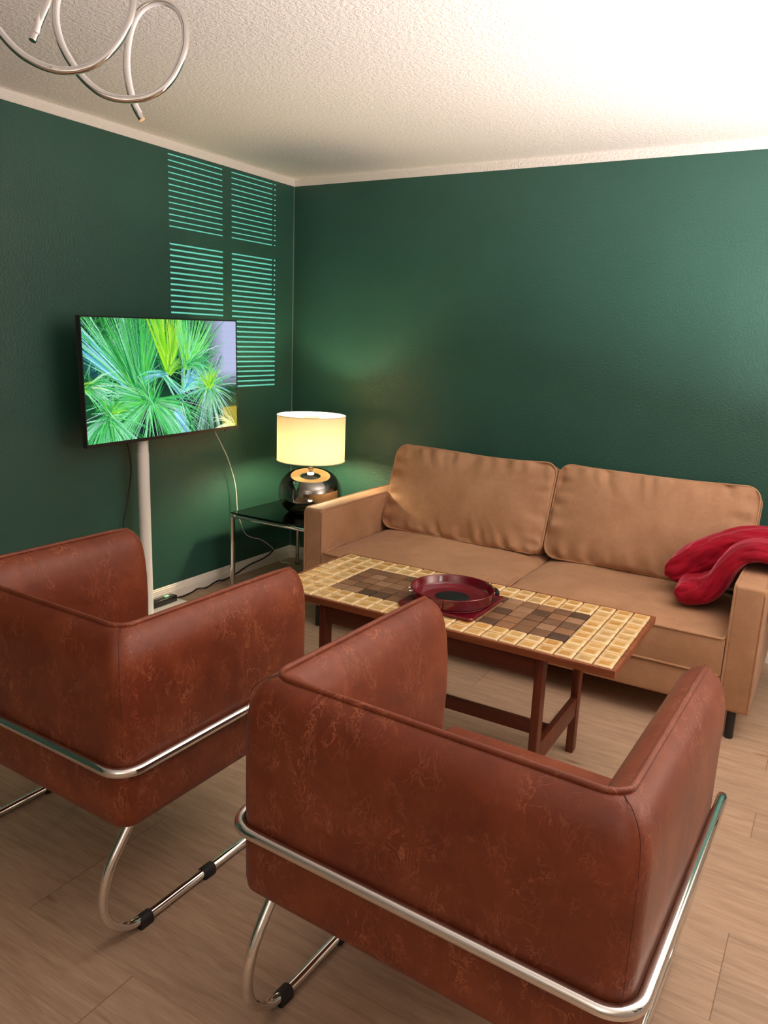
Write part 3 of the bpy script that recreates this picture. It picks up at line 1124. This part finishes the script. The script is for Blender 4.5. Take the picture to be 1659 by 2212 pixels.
    # right plant, thin star
    fan((.785, .60), 0, 360, 190, .07, .22, .05, 1.0, G + YG, MT + BL[:2])
    fan((.785, .60), 235, 325, 50, .14, .30, .05, .95, G + BL[:1], [L(190, 232, 224)])
    fan((.785, .60), 40, 140, 60, .05, .12, .0, 1.2, YG, YG)
    # lower centre drooping crown
    fan((.37, .70), 140, 200, 130, .18, .38, .09, 1.4, G, MT)
    fan((.38, .70), -50, 15, 130, .2, .40, .18, 1.6, G, MT)
    fan((.55, .80), -60, -35, 10, .1, .16, .03, 2.6, BL[:3], BL[:3])
    fan((.38, .71), 60, 130, 60, .1, .22, .04, 1.8, G, G)
    fan((.38, .70), 250, 300, 14, .2, .34, .0, 1.5, G[2:4], G[2:4])
    fan((.36, .71), 195, 235, 50, .16, .34, .06, 1.4, G, MT)
    fan((.60, .74), -75, -45, 10, .14, .24, .03, 1.6, MT, G)
    # bottom left crown
    fan((.12, .80), 180, 360, 170, .1, .26, .07, 1.4, G, MT)
    fan((.14, .78), 20, 160, 60, .08, .18, .06, 1.6, YG + G, G)
    fan((.0, .55), -40, 40, 60, .08, .2, .05, 1.4, G + YG, MT)
    # yellow corner
    yc = (np.clip((u - .875) * 60, 0, 1) * np.clip((v - .795) * 60, 0, 1))[..., None] * .75
    img = img * (1 - yc) + (img * .35 + L(228, 200, 60) * .6) * yc
    fan((.97, .99), 110, 200, 36, .06, .2, .06, 1.4, [L(236, 236, 150), L(210, 224, 90)], [L(240, 244, 210)])
    return np.clip(img, 0, 1)

NX, NY = 460, 262
pic = palm_picture(NX, NY)
sy0, sy1, sz0, sz1 = -TWD / 2 + b_, TWD / 2 - b_, -THT / 2 + .016, THT / 2 - b_
me = bpy.data.meshes.new('screen')
rotm = Matrix.Translation((0, 0, .323)) @ Matrix.Rotation(-tr, 4, 'X')
gy, gz = np.meshgrid(np.linspace(sy0, sy1, NX), np.linspace(sz1, sz0, NY))
P = np.stack([np.full(gy.size, -.0015), gy.ravel(), gz.ravel()], 1)
rm = np.array(rotm)
P = P @ rm[:3, :3].T + rm[:3, 3]
idx = np.arange(NX * NY).reshape(NY, NX)
Fq = np.stack([idx[:-1, :-1], idx[1:, :-1], idx[1:, 1:], idx[:-1, 1:]], -1).reshape(-1, 4)
me.vertices.add(len(P)); me.vertices.foreach_set('co', P.ravel())
me.loops.add(Fq.size); me.loops.foreach_set('vertex_index', Fq.ravel())
me.polygons.add(len(Fq)); me.polygons.foreach_set('loop_start', np.arange(0, Fq.size, 4)); me.polygons.foreach_set('loop_total', np.full(len(Fq), 4))
me.update(calc_edges=True)
at = me.color_attributes.new('picture', 'FLOAT_COLOR', 'POINT')
at.data.foreach_set('color', np.concatenate([pic.reshape(-1, 3), np.ones((NX * NY, 1))], 1).astype(np.float32).ravel())
t = NT('lit_screen')
a = t.n('ShaderNodeVertexColor'); a.layer_name = 'picture'
p = t.pbsdf(Base_Color=(.002, .002, .002, 1), Roughness=.3, Specular_IOR_Level=.12, Emission_Strength=1.2)
t.l(a.outputs[0], p.inputs['Emission Color'])
me.materials.append(t.m)
scr = bpy.data.objects.new('screen', me)
COL.objects.link(scr); scr.parent = tv

st = empty('television_stand', (.125, -1.41, 0), 0, 'white floor stand with round pole carrying the television', 'stand')
bm = bmesh.new()
box(bm, (-.095, -.285, 0), (.285, .285, .010), .003, 2)
obj('base_plate', bm, M['white'], st, 30)
bm = bmesh.new()
lathe(bm, [(0, .010), (.036, .010), (.036, .016), (.0305, .018), (.0305, .90), (.0285, .902), (.0285, 1.42), (0, 1.42)], 40)
obj('pole', bm, M['white'], st, 30)
bm = bmesh.new()
box(bm, (.028, -.10, 1.16), (.0425, .26, 1.40), .003, 1); box(bm, (.0, -.04, 1.24), (.032, .04, 1.32), .003, 1)
obj('mount_bracket', bm, M['black'], st, False)

# power strip on the base plate
ps = empty('power_strip', (.066, -1.245, .0105), 0, 'black power strip with lit rocker switch behind the white pole', 'power strip')
obj('strip_body', nbox((-.026, -.14, 0), (.026, .085, .038), .006, 3), M['blackgloss'], ps, 30)
tsw = NT('lit_switch')
tsw.pbsdf(Base_Color=(.3, .7, .4, 1), Roughness=.3, Emission_Color=(.35, .9, .45, 1), Emission_Strength=.6)
obj('rocker_switch', nbox((-.009, .012, .037), (.009, .040, .043), .002, 2), tsw.m, ps, 30)

# cables
def cable(name, pts, r, mat, label, n=10):
    return tag(obj(name, ntube(spline(pts, n), r, seg=8), mat), label, 'cable')
cable('power_cable', [(.066, -1.158, .026), (.060, -1.12, .014), (.048, -1.06, .0055), (.034, -.985, .0055), (.026, -.93, .010), (.044, -.88, .0055), (.026, -.80, .010), (.024, -.745, .014), (.026, -.705, .008), (.023, -.60, .016), (.023, -.46, .047), (.023, -.31, .060), (.023, -.225, .088), (.010, -.17, .12), (.006, -.15, .16)], .0045, M['blackgloss'],
      'black power cable running along the white baseboard from the power strip')
cable('screen_cable', [(.168, -.905, .99), (.120, -.865, .965), (.075, -.785, .905), (.050, -.695, .80), (.046, -.655, .72), (.045, -.622, .633), (.045, -.606, .55), (.045, -.602, .482), (.048, -.594, .42), (.050, -.565, .34), (.050, -.525, .275), (.052, -.46, .238), (.055, -.392, .214), (.055, -.32, .17), (.052, -.245, .112), (.056, -.20, .05), (.065, -.172, .004), (.085, -.155, .0035), (.115, -.16, .0035), (.138, -.17, .0035)], .0032, M['whiteplastic'],
      'thin white cable hanging from the television down behind the glass side table')
cable('antenna_cable', [(.045, -1.445, 1.05), (.042, -1.442, .97), (.040, -1.425, .88), (.035, -1.415, .80), (.030, -1.428, .70), (.028, -1.45, .60), (.028, -1.472, .52), (.026, -1.476, .42), (.026, -1.465, .30), (.030, -1.42, .15), (.050, -1.37, .052), (.062, -1.345, .046)], .003, M['rubber'],
      'thin black cable dropping down the green wall behind the white pole')

# ------------------------------------------------------------------ glass side table with the lamp
sd = empty('side_table', (.485, -.445, 0), 0, 'square side table of chrome tube with smoked glass top in the corner', 'side table')
hx, hy, hz = .325, .325, .483
for sx in (-1, 1):
    for sy in (-1, 1):
        bm = bmesh.new()
        x, y = sx * hx, sy * hy
        tube(bm, fillet([(x, y, .003), (x, y, hz - .026), (x - sx * .03, y, hz - .026)], .012, 6), .0155, seg=20)
        lg = obj('leg', bm, M['chrome'], sd)
        bm = bmesh.new(); cyl(bm, (x, y, 0), .0158, 0, .006, 20)
        obj('foot_cap', bm, M['rubber'], lg)
for sy in (-1, 1):
    obj('cross_tube', ntube([(-hx + .01, sy * hy, hz - .026), (hx - .01, sy * hy, hz - .026)], .0125, seg=20), M['chrome'], sd)
for sx in (-1, 1):
    obj('side_tube', ntube([(sx * hx, -hy + .01, hz - .026), (sx * hx, hy - .01, hz - .026)], .0125, seg=20), M['chrome'], sd)
tg = NT('smoked_glass')
tr_ = tg.n('ShaderNodeBsdfTransparent'); tr_.inputs[0].default_value = (.40, .46, .43, 1)
gl_ = tg.n('ShaderNodeBsdfGlossy'); gl_.inputs['Roughness'].default_value = .01; gl_.inputs[0].default_value = (.9, .95, .93, 1)
fr_ = tg.n('ShaderNodeFresnel'); fr_.inputs[0].default_value = 1.5
mx_ = tg.n('ShaderNodeMixShader')
tg.l(fr_.outputs[0], mx_.inputs[0]); tg.l(tr_.outputs[0], mx_.inputs[1]); tg.l(gl_.outputs[0], mx_.inputs[2]); tg.l(mx_.outputs[0], tg.out.inputs[0])
obj('glass_top', nbox((-hx - .008, -hy - .008, hz - .012), (hx + .008, hy + .008, hz - .004), .002, 1), tg.m, sd, False)

LX, LY = .505, -.455
lamp = empty('table_lamp', (LX, LY, hz - .003), 0, 'table lamp with cream drum shade and bulbous smoked mirror glass base', 'table lamp')
tb_ = NT('smoked_mirror_glass')
tr2 = tb_.n('ShaderNodeBsdfTransparent'); tr2.inputs[0].default_value = (.30, .30, .29, 1)
gl2 = tb_.n('ShaderNodeBsdfGlossy'); gl2.inputs['Roughness'].default_value = .015; gl2.inputs[0].default_value = (.62, .60, .57, 1)
lw = tb_.n('ShaderNodeLayerWeight'); lw.inputs[0].default_value = .35
mx2 = tb_.n('ShaderNodeMixShader')
fc = tb_.math('MULTIPLY_ADD', lw.outputs['Fresnel'], .6, .40)
tb_.l(fc, mx2.inputs[0]); tb_.l(tr2.outputs[0], mx2.inputs[1]); tb_.l(gl2.outputs[0], mx2.inputs[2]); tb_.l(mx2.outputs[0], tb_.out.inputs[0])
bm = bmesh.new()
prof = spline([(.112, 0, 0), (.134, .008, 0), (.154, .024, 0), (.174, .050, 0), (.188, .082, 0), (.192, .115, 0), (.189, .150, 0), (.178, .185, 0), (.158, .215, 0), (.128, .242, 0), (.090, .260, 0), (.045, .270, 0), (.016, .273, 0)], 6)
lathe(bm, [(0, 0), (.09, 0)] + [(p.x, p.y) for p in prof] + [(0, .273)], 72)
base = obj('glass_base', bm, tb_.m, lamp, 60)
bm = bmesh.new(); cyl(bm, (0, 0, 0),   .018, .272, .300, 24, .002)
obj('neck', bm, M['chrome'], lamp)
bm = bmesh.new(); cyl(bm, (0, 0, 0), .015, .300, .345, 24, .002)
obj('lamp_socket', bm, M['whiteplastic'], lamp)
# shade: thin translucent drum
SR, SZ0, SZ1 = .2075, .319, .591
ts = NT('cream_lampshade_fabric')
df = ts.n('ShaderNodeBsdfDiffuse'); df.inputs[0].default_value = (.80, .70, .52, 1)
tl = ts.n('ShaderNodeBsdfTranslucent'); tl.inputs[0].default_value = (.92, .72, .42, 1)
gm = ts.n('ShaderNodeNewGeometry')
ts.l(ts.mix(gm.outputs['Backfacing'], (.80, .72, .56), (.86, .66, .36)), df.inputs[0])
mxs = ts.n('ShaderNodeMixShader'); mxs.inputs[0].default_value = .085
ts.l(df.outputs[0], mxs.inputs[1]); ts.l(tl.outputs[0], mxs.inputs[2]); ts.l(mxs.outputs[0], ts.out.inputs[0])
bm = bmesh.new()
lathe(bm, [(SR - .0035, SZ0), (SR - .003, SZ1)], 96)
shade = obj('lamp_shade', bm, ts.m, lamp)
bm = bmesh.new()
binding = plain('cream_binding', (.75, .68, .54), .6)
for z in (SZ0, SZ1):
    obj('shade_rim', ntube([((SR - .003) * math.cos(2 * pi * k / 96), (SR - .003) * math.sin(2 * pi * k / 96), z) for k in range(96)], .0024, seg=8, closed=True), binding, shade)
bm = bmesh.new()
for k in range(3):
    a = 2 * pi * k / 3 + .4
    tube(bm, [(.02 * math.cos(a), .02 * math.sin(a), .572), ((SR - .004) * math.cos(a), (SR - .004) * math.sin(a), .572)], .002, seg=6)
obj('shade_spider', bm, M['chrome'], shade)
tbu = NT('lit_bulb_glass')
em = tbu.n('ShaderNodeEmission'); em.inputs[0].default_value = (1, .77, .45, 1); em.inputs[1].default_value = 560.0
tbu.l(em.outputs[0], tbu.out.inputs[0])
bm = bmesh.new()
lathe(bm, [(0, .344), (.014, .346), (.018, .36), (.030, .385), (.034, .408), (.030, .430), (.018, .444), (0, .449)], 32)
obj('bulb', bm, tbu.m, lamp)
tdf = NT('white_diffuser_disc')
td_ = tdf.n('ShaderNodeBsdfTranslucent'); td_.inputs[0].default_value = (.9, .88, .82, 1)
tdf.l(td_.outputs[0], tdf.out.inputs[0])
bm = bmesh.new(); cyl(bm, (0, 0, 0), .048, .576, .578, 40)
obj('diffuser_disc', bm, tdf.m, shade)

# ------------------------------------------------------------------ spiral pendant under the ceiling
def ray(x, y, d):
    return CAM + (Fv + Rv * ((x - 829.5) / F_PX) - Uv * ((y - 1106) / F_PX)) * d
spx = [(70, 88), (84, 52), (104, 2), (112, -45), (98, -92), (58, -118), (12, -108), (-26, -72), (-42, -22), (-34, 24), (-4, 66), (28, 103), (62, 129), (105, 148), (150, 154), (198, 143), (238, 113), (268, 72), (286, 25), (288, -22), (270, -70), (230, -98), (186, -92), (148, -58), (124, -8), (119, 35), (126, 78), (142, 117), (172, 162), (210, 197), (245, 212), (280, 216), (315, 211), (350, 193), (378, 160), (397, 115), (402, 80), (398, 45), (382, 17), (355, 4), (325, 7), (300, 26), (283, 60), (274, 105), (273, 150), (279, 190), (290, 228), (307, 259)]
cen = ray(180, 30, 1.95)
pen = empty('pendant_lamp', (cen.x, cen.y, 2.5), 0, 'spiral chrome pendant with a white light strip, hanging unlit from the ceiling', 'pendant lamp')
N_ = len(spx)
P3 = [ray(x, y, 1.80 + .26 * i / (N_ - 1)) - Vector((cen.x, cen.y, 2.5)) for i, (x, y) in enumerate(spx)]
crv = spline(P3, 6)
tubeo = obj('chrome_tube', ntube(crv, .0085, seg=18), M['chrome'], pen)
# white strip on the inner side of the loops
inner = []
for i in range(len(crv)):
    a, b, c = crv[max(0, i - 8)], crv[i], crv[min(len(crv) - 1, i + 8)]
    nrm = (a + c) / 2 - b
    tg_ = (c - a).normalized()
    nrm -= tg_ * nrm.dot(tg_)
    inner.append(nrm.normalized() if nrm.length > 1e-5 else None)
last = next(x for x in inner if x is not None)
for i in range(len(inner)):
    if inner[i] is None:
        inner[i] = last
    last = inner[i]
obj('light_strip', ntube([crv[i] + inner[i] * .0042 for i in range(3, len(crv) - 3)], .0068, seg=14), M['diffuser'], tubeo)
bm = bmesh.new()
cyl(bm, (0, 0, 0), .06, -.025, 0, 40, .004)
obj('ceiling_canopy', bm, M['chrome'], pen)
bm = bmesh.new()
for i in (4, 20):
    q = P3[i]
    tube(bm, [(q.x * .12, q.y * .12, -.024), q], .0009, seg=6)
obj('suspension_wire', bm, M['chrome'], pen)

def uplighter(x, y, h, energy, label):
    ul = empty('floor_lamp', (x, y, 0), 0, label, 'floor lamp')
    bm = bmesh.new(); cyl(bm, (0, 0, 0), .125, 0, .022, 48, .004)
    obj('lamp_base', bm, M['black'], ul)
    bm = bmesh.new(); cyl(bm, (0, 0, 0), .011, .022, h - .10, 16)
    obj('pole', bm, M['black'], ul)
    bm = bmesh.new()
    lathe(bm, [(r, z + h - 1.80) for r, z in ((0, 1.69), (.05, 1.695), (.11, 1.73), (.15, 1.79), (.157, 1.80), (.147, 1.792), (.105, 1.735), (.05, 1.702), (0, 1.698))], 48)
    obj('bowl', bm, M['enamel'], ul)
    al = bpy.data.lights.new('uplighter', 'AREA')
    al.shape = 'DISK'
    al.size = .16
    al.energy = energy
    al.color = (1.0, .88, .82)
    ao = bpy.data.objects.new('uplighter', al)
    COL.objects.link(ao)
    ao.location = (x, y, h - .055)
    ao.rotation_euler = (pi, 0, 0)
# ------------------------------------------------------------------ uplighter in the right-hand part of the room (outside the frame)
M['enamel'] = plain('white_enamel', (.7, .7, .7), .5)
uplighter(3.72, -1.55, .82, 150, 'slim uplighter floor lamp standing beyond the right end of the sofa')
uplighter(3.3, -5.5, 1.30, 38, 'unseen fill uplighter added near the rear wall, behind the two armchairs')  # unseen rear lamp, added only to fill the room with ambient light
